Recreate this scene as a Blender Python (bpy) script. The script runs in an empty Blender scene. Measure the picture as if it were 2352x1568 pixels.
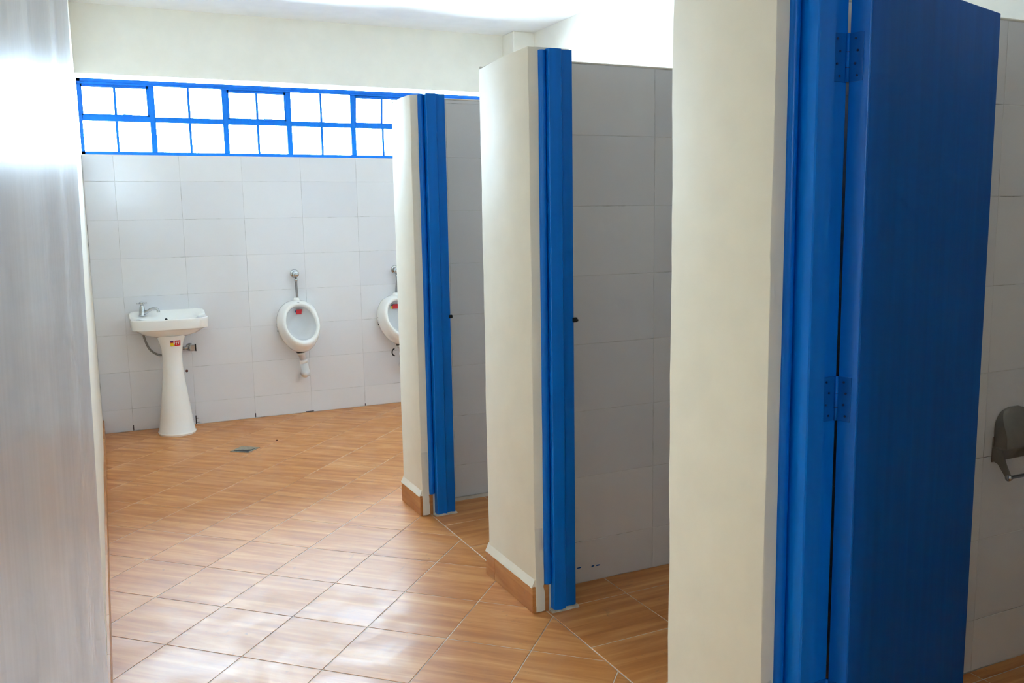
import bpy, math, random
from mathutils import Vector, Matrix, noise
random.seed(7)
SC = bpy.context.scene
COL = SC.collection

# ------------------------------------------------------------------ camera
CAM_H = 1.3774
R_ = Vector((0.90278751, -0.4297657, -0.01661796))
U_ = Vector((0.07407894, 0.1173205, 0.99032733))
F_ = Vector((0.42365909, 0.89528618, -0.13775207))
cam_data = bpy.data.cameras.new('camera')
cam_data.sensor_width = 36.0
cam_data.lens = 2044.41 / 2352 * 36.0
cam_data.clip_start = 0.02
cam = bpy.data.objects.new('camera', cam_data)
COL.objects.link(cam)
cam.matrix_world = Matrix(((R_.x, U_.x, -F_.x, 0), (R_.y, U_.y, -F_.y, 0), (R_.z, U_.z, -F_.z, CAM_H), (0, 0, 0, 1)))
SC.camera = cam

# ------------------------------------------------------------------ world, exposure
world = bpy.data.worlds.new('overcast_sky')
SC.world = world
world.use_nodes = True
wt = world.node_tree
bg = wt.nodes['Background']
bg.inputs['Strength'].default_value = 118.0
# overcast sky above the horizon, darker open ground below it
tcw = wt.nodes.new('ShaderNodeTexCoord'); sep = wt.nodes.new('ShaderNodeSeparateXYZ'); rmp = wt.nodes.new('ShaderNodeValToRGB')
# (ramp position 0.5 is the horizon; an overcast sky is about three times brighter overhead)
e = rmp.color_ramp.elements
e[0].position = 0.485; e[0].color = (0.47, 0.57, 0.67, 1)
e[1].position = 1.0; e[1].color = (0.59, 0.80, 1.0, 1)
h_ = e.new(0.505); h_.color = (0.215, 0.28, 0.35, 1)
mr = wt.nodes.new('ShaderNodeMapRange'); mr.inputs['From Min'].default_value = -1.0
wt.links.new(tcw.outputs['Generated'], sep.inputs[0]); wt.links.new(sep.outputs['Z'], mr.inputs['Value'])
wt.links.new(mr.outputs['Result'], rmp.inputs['Fac']); wt.links.new(rmp.outputs['Color'], bg.inputs['Color'])
SC.view_settings.view_transform = 'Standard'
SC.view_settings.look = 'None'
SC.view_settings.gamma = 1.0
SC.view_settings.use_curve_mapping = False
SC.view_settings.exposure = 0.30
try:
    SC.cycles.max_bounces = 9
    SC.cycles.diffuse_bounces = 7
    SC.cycles.glossy_bounces = 4
    SC.cycles.transparent_max_bounces = 16
    SC.cycles.use_adaptive_sampling = True
    SC.cycles.adaptive_threshold = 0.14
    SC.cycles.adaptive_min_samples = 16
    SC.cycles.sample_clamp_indirect = 8.0
except Exception:
    pass

def portal(name, loc, rot, sx, sy):
    l = bpy.data.lights.new(name, 'AREA')
    l.shape = 'RECTANGLE'; l.size = sx; l.size_y = sy
    l.cycles.is_portal = True
    o = bpy.data.objects.new(name, l); COL.objects.link(o)
    o.location = loc; o.rotation_euler = rot
    return o

# ------------------------------------------------------------------ main dimensions (metres)
YB = 6.388          # room face of the window wall
XR = 3.16           # right wall
HC = 2.753          # ceiling
XS = 1.33           # face of the stall fronts
YR = -3.4          # rear wall, behind the camera
XO = -1.7           # far side of the lobby behind the left wall
WZ0, WZ1 = 1.822, 2.318
WX0, WX1 = 0.012, 2.93
LO0, LO1 = 4.4, 5.15   # unseen lobby doorway, added and placed for the daylight it lets in
portal('window_portal', (1.47, YB + 0.22, 2.07), (math.radians(-90), 0, 0), 2.95, 0.5)
portal('rear_window_portal', (0.54, YR - 0.24, 2.07), (math.radians(90), 0, 0), 0.55, 0.5)

portal('added_doorway_portal', (XO - 0.22, (LO0 + LO1) / 2, 1.05), (0, math.radians(-90), 0), 2.2, LO1 - LO0)

# ------------------------------------------------------------------ materials
def srgb(r, g, b):
    f = lambda c: (c / 255 / 12.92) if c / 255 <= 0.04045 else ((c / 255 + 0.055) / 1.055) ** 2.4
    return (f(r), f(g), f(b), 1)

class N:
    def __init__(s, name):
        s.m = bpy.data.materials.new(name); s.m.use_nodes = True
        s.t = s.m.node_tree; s.b = s.t.nodes['Principled BSDF']
    def n(s, kind, **kw):
        x = s.t.nodes.new(kind)
        for k, v in kw.items():
            if k in x.inputs: x.inputs[k].default_value = v
            else: setattr(x, k, v)
        return x
    def l(s, a, b): s.t.links.new(a, b)
    def ramp(s, fac, stops):
        r = s.n('ShaderNodeValToRGB'); e = r.color_ramp.elements
        e[0].position, e[0].color = stops[0]; e[1].position, e[1].color = stops[1]
        for pos, c in stops[2:]:
            q = e.new(pos); q.color = c
        s.l(fac, r.inputs['Fac']); return r.outputs['Color']
    def bump(s, height, strength, dist=0.01):
        b = s.n('ShaderNodeBump', Strength=strength, Distance=dist)
        s.l(height, b.inputs['Height']); s.l(b.outputs['Normal'], s.b.inputs['Normal'])

def plain(name, col, rough=0.5, metal=0.0, bump=0.0, scale=60.0, var=0.04, coat=0.0):
    k = N(name)
    tc = k.n('ShaderNodeTexCoord'); nz = k.n('ShaderNodeTexNoise', Scale=scale, Detail=4.0)
    k.l(tc.outputs['Object'], nz.inputs['Vector'])
    lo = tuple(c * (1 - var) for c in col[:3]) + (1,); hi = tuple(min(1, c * (1 + var)) for c in col[:3]) + (1,)
    k.l(k.ramp(nz.outputs['Fac'], [(0.3, lo), (0.7, hi)]), k.b.inputs['Base Color'])
    k.b.inputs['Roughness'].default_value = rough; k.b.inputs['Metallic'].default_value = metal
    if coat: k.b.inputs['Coat Weight'].default_value = coat; k.b.inputs['Coat Roughness'].default_value = 0.08
    if bump: k.bump(nz.outputs['Fac'], bump)
    return k.m

CREAM = srgb(236, 231, 217)
def mk_paint(name, col, rough, bump):
    k = N(name)
    g = k.n('ShaderNodeNewGeometry'); a = k.n('ShaderNodeTexNoise', Scale=9.0, Detail=3.0)
    k.l(g.outputs['Position'], a.inputs['Vector'])
    lo = tuple(c * 0.965 for c in col[:3]) + (1,)
    k.l(k.ramp(a.outputs['Fac'], [(0.35, lo), (0.65, col)]), k.b.inputs['Base Color'])
    k.b.inputs['Roughness'].default_value = rough
    k.bump(a.outputs['Fac'], bump, 0.01)
    return k.m

M_CREAM = mk_paint('cream_wall_paint', CREAM, 0.55, 0.12)
M_CEIL = mk_paint('white_ceiling_paint', srgb(246, 246, 244), 0.75, 0.06)
M_UPPER = mk_paint('cream_upper_wall_paint', srgb(240, 237, 226), 0.6, 0.08)

def mk_gloss():
    k = N('white_gloss_paint')
    g = k.n('ShaderNodeNewGeometry'); mp = k.n('ShaderNodeMapping')
    mp.inputs['Scale'].default_value = (9.0, 9.0, 0.25)
    nz = k.n('ShaderNodeTexNoise', Scale=1.6, Detail=3.0)
    k.l(g.outputs['Position'], mp.inputs['Vector']); k.l(mp.outputs['Vector'], nz.inputs['Vector'])
    k.l(k.ramp(nz.outputs['Fac'], [(0.3, srgb(226, 232, 244)), (0.7, srgb(234, 239, 248))]), k.b.inputs['Base Color'])
    k.b.inputs['Roughness'].default_value = 0.25
    k.b.inputs['Specular IOR Level'].default_value = 0.12
    k.bump(nz.outputs['Fac'], 0.2, 0.01)
    return k.m
M_GLOSS = mk_gloss()

def mk_tile():
    k = N('white_glazed_tile')
    oi = k.n('ShaderNodeObjectInfo'); g = k.n('ShaderNodeNewGeometry')
    nz = k.n('ShaderNodeTexNoise', Scale=7.0, Detail=2.0); k.l(g.outputs['Position'], nz.inputs['Vector'])
    mx = k.n('ShaderNodeMix', data_type='RGBA')
    mx.inputs['A'].default_value = srgb(222, 224, 230); mx.inputs['B'].default_value = srgb(231, 232, 235)
    k.l(oi.outputs['Random'], mx.inputs['Factor'])
    m2 = k.n('ShaderNodeMix', data_type='RGBA'); m2.inputs['B'].default_value = srgb(226, 224, 224)
    fr = k.n('ShaderNodeMath', operation='MULTIPLY'); fr.inputs[1].default_value = 0.6
    k.l(nz.outputs['Fac'], fr.inputs[0]); k.l(fr.outputs[0], m2.inputs['Factor']); k.l(mx.outputs['Result'], m2.inputs['A'])
    k.l(m2.outputs['Result'], k.b.inputs['Base Color'])
    k.b.inputs['Roughness'].default_value = 0.16
    k.b.inputs['Specular IOR Level'].default_value = 0.5
    n2 = k.n('ShaderNodeTexNoise', Scale=14.0, Detail=0.0); k.l(g.outputs['Position'], n2.inputs['Vector'])
    k.bump(n2.outputs['Fac'], 0.06, 0.01)
    return k.m
M_TILE = mk_tile()

def mk_grout(name, base, dirt, lo, hi, scale):
    k = N(name)
    g = k.n('ShaderNodeNewGeometry'); nz = k.n('ShaderNodeTexNoise', Scale=scale, Detail=5.0)
    k.l(g.outputs['Position'], nz.inputs['Vector'])
    k.l(k.ramp(nz.outputs['Fac'], [(lo, base), (hi, dirt)]), k.b.inputs['Base Color'])
    k.b.inputs['Roughness'].default_value = 0.85
    k.bump(nz.outputs['Fac'], 0.3, 0.005)
    return k.m
M_WGROUT = mk_grout('white_wall_grout', srgb(214, 214, 214), srgb(120, 118, 114), 0.52, 0.72, 11.0)
M_FGROUT = mk_grout('grey_floor_grout', srgb(214, 200, 186), srgb(132, 112, 98), 0.46, 0.70, 5.0)
M_CEMENT = mk_grout('rough_cement', srgb(200, 190, 174), srgb(150, 138, 122), 0.4, 0.7, 30.0)

def mk_wood(name, dark=1.0, sc=(2.2, 26.0, 1.0)):
    k = N(name)
    tc = k.n('ShaderNodeTexCoord'); oi = k.n('ShaderNodeObjectInfo')
    ofs = k.n('ShaderNodeVectorMath', operation='SCALE'); ofs.inputs[0].default_value = (3.1, 57.0, 19.0)
    k.l(oi.outputs['Random'], ofs.inputs['Scale'])
    add = k.n('ShaderNodeVectorMath', operation='ADD')
    k.l(tc.outputs['Object'], add.inputs[0]); k.l(ofs.outputs['Vector'], add.inputs[1])
    mp = k.n('ShaderNodeMapping'); mp.inputs['Scale'].default_value = sc
    k.l(add.outputs['Vector'], mp.inputs['Vector'])
    nz = k.n('ShaderNodeTexNoise', Scale=1.0, Detail=5.0, Roughness=0.55, Distortion=0.5)
    k.l(mp.outputs['Vector'], nz.inputs['Vector'])
    d = lambda r, g, b: tuple(c * dark for c in srgb(r, g, b)[:3]) + (1,)
    c = k.ramp(nz.outputs['Fac'], [(0.28, d(176, 108, 52)), (0.74, d(222, 164, 106)), (0.45, d(194, 126, 66)), (0.58, d(206, 142, 82))])
    # dusty smears left by shoes
    g = k.n('ShaderNodeNewGeometry'); n2 = k.n('ShaderNodeTexNoise', Scale=3.2, Detail=7.0, Roughness=0.65, Distortion=1.2)
    k.l(g.outputs['Position'], n2.inputs['Vector'])
    sm = k.ramp(n2.outputs['Fac'], [(0.56, (0, 0, 0, 1)), (0.74, (0.45, 0.45, 0.45, 1))])
    mx = k.n('ShaderNodeMix', data_type='RGBA'); mx.inputs['B'].default_value = srgb(196, 146, 104)
    k.l(sm, mx.inputs['Factor']); k.l(c, mx.inputs['A'])
    n3 = k.n('ShaderNodeTexNoise', Scale=9.0, Detail=6.0, Roughness=0.7, Distortion=2.0); k.l(g.outputs['Position'], n3.inputs['Vector'])
    m3 = k.n('ShaderNodeMix', data_type='RGBA'); m3.inputs['B'].default_value = srgb(112, 88, 70)
    k.l(k.ramp(n3.outputs['Fac'], [(0.62, (0, 0, 0, 1)), (0.72, (0.5, 0.5, 0.5, 1))]), m3.inputs['Factor']); k.l(mx.outputs['Result'], m3.inputs['A'])
    k.l(m3.outputs['Result'], k.b.inputs['Base Color'])
    k.l(k.ramp(n2.outputs['Fac'], [(0.4, (0.34, 0.34, 0.34, 1)), (0.75, (0.54, 0.54, 0.54, 1))]), k.b.inputs['Roughness'])
    k.b.inputs['Specular IOR Level'].default_value = 0.42
    k.bump(nz.outputs['Fac'], 0.012, 0.004)
    return k.m
M_WOOD = mk_wood('wood_look_floor_tile')
M_SKIRT = mk_wood('wood_look_skirting_tile', 0.85, (1.0, 2.6, 26.0))

def mk_blue(name, col, rough, spec):
    k = N(name)
    g = k.n('ShaderNodeNewGeometry'); mp = k.n('ShaderNodeMapping'); mp.inputs['Scale'].default_value = (40, 40, 2.0)
    k.l(g.outputs['Position'], mp.inputs['Vector'])
    nz = k.n('ShaderNodeTexNoise', Scale=1.0, Detail=4.0); k.l(mp.outputs['Vector'], nz.inputs['Vector'])
    lo = tuple(c * 0.86 for c in col[:3]) + (1,)
    k.l(k.ramp(nz.outputs['Fac'], [(0.3, lo), (0.7, col)]), k.b.inputs['Base Color'])
    k.b.inputs['Roughness'].default_value = rough
    k.b.inputs['Specular IOR Level'].default_value = spec
    k.bump(nz.outputs['Fac'], 0.10, 0.004)
    return k.m
M_BLUE = mk_blue('blue_gloss_paint', srgb(0, 116, 218), 0.28, 0.3)
M_DOOR = mk_blue('blue_door_paint', srgb(0, 90, 182), 0.40, 0.10)
M_HINGE = mk_blue('blue_hinge_paint', srgb(0, 96, 188), 0.35, 0.25)
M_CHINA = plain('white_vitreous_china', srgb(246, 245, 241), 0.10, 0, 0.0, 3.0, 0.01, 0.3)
M_BOWL = plain('shaded_china_bowl', srgb(224, 224, 224), 0.16, 0, 0.0, 3.0, 0.01)  # same china as the body, colour darkened for shade inside the urinal
M_CHROME = plain('chrome_metal', srgb(196, 198, 200), 0.18, 1.0, 0.0, 8.0, 0.03)
M_STEEL = plain('brushed_stainless_steel', srgb(150, 146, 138), 0.32, 1.0, 0.02, 20.0, 0.08)
M_GRATE = plain('weathered_drain_metal', srgb(152, 146, 130), 0.5, 0.3, 0.1, 90.0, 0.25)
M_HOSE = plain('braided_steel_hose', srgb(150, 150, 150), 0.4, 0.7, 0.3, 400.0, 0.2)
M_PVC = plain('white_plastic_pipe', srgb(232, 230, 230), 0.35, 0, 0.0, 10.0, 0.02)
M_BLACK = plain('black_rubber', srgb(22, 22, 24), 0.5)
M_DARK = plain('dark_drain_hole', srgb(34, 40, 42), 0.6)
M_RED = plain('red_sticker_print', srgb(214, 40, 48), 0.35)
M_YEL = plain('yellow_sticker_print', srgb(232, 206, 40), 0.35)
M_NAVY = plain('dark_blue_sticker_print', srgb(40, 40, 110), 0.35)
M_WHITE = plain('white_sticker_print', srgb(240, 240, 240), 0.35)
M_SCREW = plain('painted_screw_head', srgb(10, 34, 84), 0.4)
M_STAIN = plain('dark_joint_dirt', srgb(62, 50, 54), 0.8)
M_BROWN = plain('brown_speck', srgb(96, 42, 30), 0.7)

def mk_glass():
    k = N('clear_window_glass'); t = k.t
    t.nodes.remove(k.b); out = t.nodes['Material Output']
    tr = k.n('ShaderNodeBsdfTransparent'); gl = k.n('ShaderNodeBsdfGlossy', Roughness=0.03)
    tr.inputs['Color'].default_value = (0.96, 0.98, 0.97, 1)
    fz = k.n('ShaderNodeFresnel', IOR=1.45); mx = k.n('ShaderNodeMixShader')
    k.l(fz.outputs[0], mx.inputs[0]); k.l(tr.outputs[0], mx.inputs[1]); k.l(gl.outputs[0], mx.inputs[2])
    k.l(mx.outputs[0], out.inputs['Surface'])
    return k.m
M_GLASS = mk_glass()

# ------------------------------------------------------------------ geometry helpers
def obj(name, verts, faces, mat, parent=None, smooth=False, loc=None):
    me = bpy.data.meshes.new(name)
    me.from_pydata([tuple(v) for v in verts], [], faces)
    me.materials.append(mat)
    if smooth:
        for p in me.polygons: p.use_smooth = True
    me.validate(); me.update()
    o = bpy.data.objects.new(name, me); COL.objects.link(o)
    if loc is not None: o.location = loc
    if parent is not None: o.parent = parent
    return o

def empty(name, loc=(0, 0, 0)):
    o = bpy.data.objects.new(name, None); COL.objects.link(o); o.location = loc
    o.empty_display_size = 0.1
    return o

def tag(o, label, cat, group=None, kind=None):
    o['label'] = label; o['category'] = cat
    if group: o['group'] = group
    if kind: o['kind'] = kind
    return o

class MB:
    def __init__(s): s.v = []; s.f = []
    def add(s, vs, fs):
        b = len(s.v); s.v += [tuple(v) for v in vs]; s.f += [tuple(i + b for i in f) for f in fs]; return s
    def box(s, x0, x1, y0, y1, z0, z1, bev=0.0):
        if bev <= 0:
            vs = [(x, y, z) for z in (z0, z1) for y in (y0, y1) for x in (x0, x1)]
            return s.add(vs, [(0, 2, 3, 1), (4, 5, 7, 6), (0, 1, 5, 4), (2, 6, 7, 3), (0, 4, 6, 2), (1, 3, 7, 5)])
        # chamfer on all vertical and horizontal edges
        b = bev; X = (x0, x1); Y = (y0, y1); Z = (z0, z1); vs = []; idx = {}
        sg = lambda i: 1 if i == 0 else -1
        for i in (0, 1):
            for j in (0, 1):
                for k in (0, 1):
                    x, y, z = X[i], Y[j], Z[k]; dx, dy, dz = sg(i) * b, sg(j) * b, sg(k) * b
                    for a, q in (('x', (x, y + dy, z + dz)), ('y', (x + dx, y, z + dz)), ('z', (x + dx, y + dy, z))):
                        idx[(i, j, k, a)] = len(vs); vs.append(q)
        fs = []
        I = lambda i, j, k, a: idx[(i, j, k, a)]
        for i in (0, 1): fs.append([I(i, j, k, 'x') for j, k in ((0, 0), (1, 0), (1, 1), (0, 1))])
        for j in (0, 1): fs.append([I(i, j, k, 'y') for i, k in ((0, 0), (1, 0), (1, 1), (0, 1))])
        for k in (0, 1): fs.append([I(i, j, k, 'z') for i, j in ((0, 0), (1, 0), (1, 1), (0, 1))])
        for i in (0, 1):
            for j in (0, 1): fs.append([I(i, j, 0, 'x'), I(i, j, 1, 'x'), I(i, j, 1, 'y'), I(i, j, 0, 'y')])
        for i in (0, 1):
            for k in (0, 1): fs.append([I(i, 0, k, 'x'), I(i, 1, k, 'x'), I(i, 1, k, 'z'), I(i, 0, k, 'z')])
        for j in (0, 1):
            for k in (0, 1): fs.append([I(0, j, k, 'y'), I(1, j, k, 'y'), I(1, j, k, 'z'), I(0, j, k, 'z')])
        for i in (0, 1):
            for j in (0, 1):
                for k in (0, 1): fs.append([I(i, j, k, 'x'), I(i, j, k, 'y'), I(i, j, k, 'z')])
        return s.add(vs, fs)
    def tube(s, pts, r, seg=12, cap=True):
        pts = [Vector(p) for p in pts]; rs = r if isinstance(r, (list, tuple)) else [r] * len(pts)
        rings = []; up = None
        for i, p in enumerate(pts):
            t = (pts[min(i + 1, len(pts) - 1)] - pts[max(i - 1, 0)])
            if t.length < 1e-9: t = Vector((0, 0, 1))
            t.normalize()
            if up is None:
                up = t.orthogonal().normalized()
            else:
                up = (up - t * up.dot(t)).normalized()
            w = t.cross(up)
            rings.append([p + (up * math.cos(2 * math.pi * k / seg) + w * math.sin(2 * math.pi * k / seg)) * rs[i] for k in range(seg)])
        return s.loft(rings, True, cap, cap)
    def loft(s, rings, closed=True, cap0=False, cap1=False):
        n = len(rings[0]); vs = [v for r in rings for v in r]; fs = []
        for i in range(len(rings) - 1):
            for k in range(n if closed else n - 1):
                a = i * n + k; b = i * n + (k + 1) % n
                fs.append((a, b, b + n, a + n))
        if cap0: fs.append(tuple(range(n - 1, -1, -1)))
        if cap1: fs.append(tuple(range((len(rings) - 1) * n, len(rings) * n)))
        return s.add(vs, fs)
    def obj(s, name, mat, parent=None, smooth=False, loc=None):
        o = obj(name, s.v, s.f, mat, parent, smooth, loc)
        fix_normals(o.data)
        return o

import bmesh
def fix_normals(me):
    bm = bmesh.new(); bm.from_mesh(me); bmesh.ops.recalc_face_normals(bm, faces=bm.faces[:]); bm.to_mesh(me); bm.free(); me.update()

def smooth_angle(o, deg=40):
    me = o.data
    for p in me.polygons: p.use_smooth = True
    try: me.set_sharp_from_angle(angle=math.radians(deg))
    except Exception: pass
    return o

def bez(p, n=14):
    # Catmull-Rom through points
    P = [Vector(q) for q in p]; P = [2 * P[0] - P[1]] + P + [2 * P[-1] - P[-2]]; out = []
    for i in range(1, len(P) - 2):
        for k in range(n):
            t = k / n; a, b, c, d = P[i - 1:i + 3]
            out.append(0.5 * ((2 * b) + (-a + c) * t + (2 * a - 5 * b + 4 * c - d) * t * t + (-a + 3 * b - 3 * c + d) * t ** 3))
    out.append(P[-2]); return out

def clip_poly(poly, hp):
    # Sutherland-Hodgman, half planes (a,b,c): a*x+b*y<=c
    for a, b, c in hp:
        out = []
        for i in range(len(poly)):
            p, q = poly[i - 1], poly[i]
            dp = a * p[0] + b * p[1] - c; dq = a * q[0] + b * q[1] - c
            if dq <= 0:
                if dp > 0: t = dp / (dp - dq); out.append((p[0] + t * (q[0] - p[0]), p[1] + t * (q[1] - p[1])))
                out.append(q)
            elif dp <= 0:
                t = dp / (dp - dq); out.append((p[0] + t * (q[0] - p[0]), p[1] + t * (q[1] - p[1])))
        poly = out
        if len(poly) < 3: return []
    return poly

def area(p): return 0.5 * sum(p[i - 1][0] * p[i][1] - p[i][0] * p[i - 1][1] for i in range(len(p)))

def inset(poly, d):
    if area(poly) < 0: poly = poly[::-1]
    hp = []
    for i in range(len(poly)):
        p, q = poly[i - 1], poly[i]; dx, dy = q[0] - p[0], q[1] - p[1]; L = math.hypot(dx, dy)
        if L < 1e-6: continue
        a, b = dy / L, -dx / L
        hp.append((a, b, a * p[0] + b * p[1] - d))
    xs = [q[0] for q in poly]; ys = [q[1] for q in poly]
    return clip_poly([(min(xs), min(ys)), (max(xs), min(ys)), (max(xs), max(ys)), (min(xs), max(ys))], hp)

def dedupe(poly, e=1e-4):
    out = []
    for q in poly:
        if not out or math.hypot(q[0] - out[-1][0], q[1] - out[-1][1]) > e: out.append(q)
    if len(out) > 1 and math.hypot(out[0][0] - out[-1][0], out[0][1] - out[-1][1]) < e: out.pop()
    return out

_cache = {}
def tile(name, poly, thick, cham, mat, parent, frame, jitter=0.0):
    """one tile: 2D polygon in its own frame (frame maps (u,v,w) to the world), proud by thick, chamfered rim"""
    poly = dedupe(poly)
    if len(poly) < 3: return None
    if area(poly) < 0: poly = poly[::-1]
    if area(poly) < 2e-4: return None
    cx = sum(q[0] for q in poly) / len(poly); cy = sum(q[1] for q in poly) / len(poly)
    loc = [(q[0] - cx, q[1] - cy) for q in poly]
    inn = dedupe(inset(loc, cham))
    if len(inn) != len(loc): inn = [(q[0] * 0.97, q[1] * 0.97) for q in loc]
    else:
        # align the starts
        k = min(range(len(inn)), key=lambda i: math.hypot(inn[i][0] - loc[0][0], inn[i][1] - loc[0][1])); inn = inn[k:] + inn[:k]
    key = (mat.name, round(thick, 5)) + tuple((round(a, 4), round(b, 4)) for a, b in loc)
    me = _cache.get(key)
    if me is None:
        n = len(loc)
        vs = [(a, b, 0) for a, b in loc] + [(a, b, thick - cham * 0.8) for a, b in loc] + [(a, b, thick) for a, b in inn]
        fs = [(i, (i + 1) % n, n + (i + 1) % n, n + i) for i in range(n)]
        fs += [(n + i, n + (i + 1) % n, 2 * n + (i + 1) % n, 2 * n + i) for i in range(n)]
        fs.append(tuple(range(2 * n, 3 * n)))
        me = bpy.data.meshes.new(name); me.from_pydata(vs, [], fs); me.materials.append(mat); me.validate(); me.update()
        _cache[key] = me
    o = bpy.data.objects.new(name, me); COL.objects.link(o)
    m = frame @ Matrix.Translation((cx, cy, 0))
    if jitter:
        m = m @ Matrix.Rotation(random.gauss(0, jitter), 4, 'X') @ Matrix.Rotation(random.gauss(0, jitter), 4, 'Y')
    o.parent = parent
    o.matrix_basis = m if parent is None else parent.matrix_basis.inverted() @ m
    return o

def rect(x0, x1, y0, y1): return [(x0, y0), (x1, y0), (x1, y1), (x0, y1)]

# ================================================================== SETTING
# ---- floor
TH = 0.008          # tile thickness above the screed
fl = MB(); fl.box(XO, XR + 0.2, YR - 0.2, YB + 0.2, -0.15, -0.0010)
floor = fl.obj('floor', M_FGROUT)
tag(floor, 'wood-look brown ceramic tile floor laid diagonally in the washroom', 'floor', kind='structure')
ANG, SA, SB, OU, OV = 0.7614, 0.2925, 0.3015, 0.7632, 3.6609
ci, si = math.cos(ANG), math.sin(ANG)
# tile frame: local x along i = (cos,-sin), local y along -j = (sin,cos)
FR = Matrix(((ci, si, 0, OU), (-si, ci, 0, OV), (0, 0, 1, -TH + 0.0), (0, 0, 0, 1)))
def to_local(hp_world):
    out = []
    for a, b, c in hp_world:
        # a*(OU+ci*u+si*v)+b*(OV-si*u+ci*v) <= c
        out.append((a * ci - b * si, a * si + b * ci, c - a * OU - b * OV))
    return out
XT = 1.372         # line where the diagonal floor stops at the stalls
GAP = 0.0016
def left_x(y): return 0.012 - (YB - y) * 0.0132
# left wall face: x = 0.012-(YB-y)*0.0132  ->  -x + 0.0132*y <= -(0.012-YB*0.0132)
hpL = (-1.0, 0.0132, -(0.012 - YB * 0.0132))
drain_c = (0.783, 5.497)
for i in range(-16, 17):
    for j in range(-20, 16):
        base = rect(i * SA + GAP, (i + 1) * SA - GAP, j * SB + GAP, (j + 1) * SB - GAP)
        bound = to_local([(p_, q_, r_ - 0.0015) for p_, q_, r_ in (hpL, (1, 0, XR), (0, 1, YB), (0, -1, 0.2))])
        whole = clip_poly(base, bound)
        if not whole: continue
        in_stall = clip_poly(whole, to_local([(-1, 0, -XT + 0.001), (0, 1, 4.09)]))
        pieces = [whole] if not in_stall else [clip_poly(whole, to_local([(1, 0, XT - 0.0015)])), clip_poly(whole, to_local([(-1, 0, -XT - 0.0015), (0, -1, -4.09)]))]
        for q in pieces:
            if q: tile('floor_tile', q, TH, 0.0012, M_WOOD, floor, FR, 0.0004)
# stall floors: straight laid
FI = Matrix.Translation((0, 0, -TH))
for (y0, y1, ph) in ((2.93, 4.0, 0.10), (1.80, 2.81, 0.0), (0.24, 1.69, 0.2)):
    for i in range(-1, 7):
        for j in range(-5, 8):
            xa = 1.703 + i * 0.301; xw = XT - 0.01 if i == -1 else xa; ya = 2.347 + ph + (j - 3) * 0.301
            q = clip_poly(rect(xw + GAP, xa + 0.301 - GAP, ya + GAP, ya + 0.301 - GAP), [(-1, 0, -XT - 0.002), (1, 0, XR), (0, 1, y1), (0, -1, -y0)])
            if q: tile('floor_tile', q, TH, 0.0012, M_WOOD, floor, FI, 0.0004)
# lobby floor beyond the wall and the ground near the entrance
for i in range(-7, 17):
    xa = -0.05 - 0.301 * 5 + i * 0.301
    for j in range(11):
        ya = YR + j * 0.301
        hi = -0.2
        q = clip_poly(rect(xa + GAP, xa + 0.301 - GAP, ya + GAP, ya + 0.301 - GAP), [(0, 1, hi - 0.002), (1, 0, XR), (-1, 0, -XO)])
        if q: tile('floor_tile', q, TH, 0.0012, M_WOOD, floor, FI, 0.0004)

# ---- ceiling
c = MB().box(XO - 0.2, XR + 0.2, YR - 0.2, YB + 0.3, HC, HC + 0.15).obj('ceiling', M_CEIL)
tag(c, 'plain white painted ceiling of the washroom', 'ceiling', kind='structure')

# ---- back wall with its long window opening
bw = MB()
TW = 0.26
bw.box(XO, XR + 0.2, YB, YB + TW, -0.15, WZ0)
bw.box(XO, XR + 0.2, YB, YB + TW, WZ1 + 0.007, HC)
bw.box(XO, WX0, YB, YB + TW, WZ0, WZ1 + 0.007)
bw.box(WX1, XR + 0.2, YB, YB + TW, WZ0, WZ1 + 0.007)
wall_back = bw.obj('wall_back', M_UPPER)
tag(wall_back, 'far wall with white tiles below a long window and cream paint above', 'wall', kind='structure')
# grout bed behind the tiles
MB().box(0.0, XR, YB - 0.0073, YB + 0.001, 0.0, WZ0 - 0.006).obj('tile_bed', M_WGROUT, wall_back)
FB = Matrix(((1, 0, 0, 0), (0, 0, -1, YB - 0.0035), (0, 1, 0, 0), (0, 0, 0, 1)))
ROW0, COL0 = 0.1518, 0.1954
G = 0.0009
for r in range(-1, 8):
    z0 = ROW0 + 0.25 * r; z1 = z0 + 0.25
    z0 = max(z0, 0.002); z1 = min(z1, WZ0 - 0.004)
    if z1 - z0 < 0.02: continue
    for k in range(-1, 9):
        x0 = COL0 + 0.4 * k; x1 = x0 + 0.4
        x0 = max(x0, 0.014); x1 = min(x1, XR - 0.01)
        if x1 - x0 < 0.02: continue
        tile('wall_tile', rect(x0 + G, x1 - G, z0 + G, z1 - G), 0.0055, 0.0007, M_TILE, wall_back, FB, 0.0014)

# dark dirt lodged in the joints just above the floor
for (x, z0, z1, w_) in ((0.5955, 0.004, 0.062, 0.0035), (0.607, 0.012, 0.016, 0.012), (0.604, 0.040, 0.044, 0.008), (0.9955, 0.004, 0.034, 0.0035), (0.1955, 0.004, 0.040, 0.003), (1.38, 0.002, 0.008, 0.030), (1.796, 0.003, 0.02, 0.003)):
    MB().box(x - w_, x + w_, YB - 0.0098, YB - 0.0082, z0, z1, 0.0006).obj('joint_stain', M_STAIN, wall_back)

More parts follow.
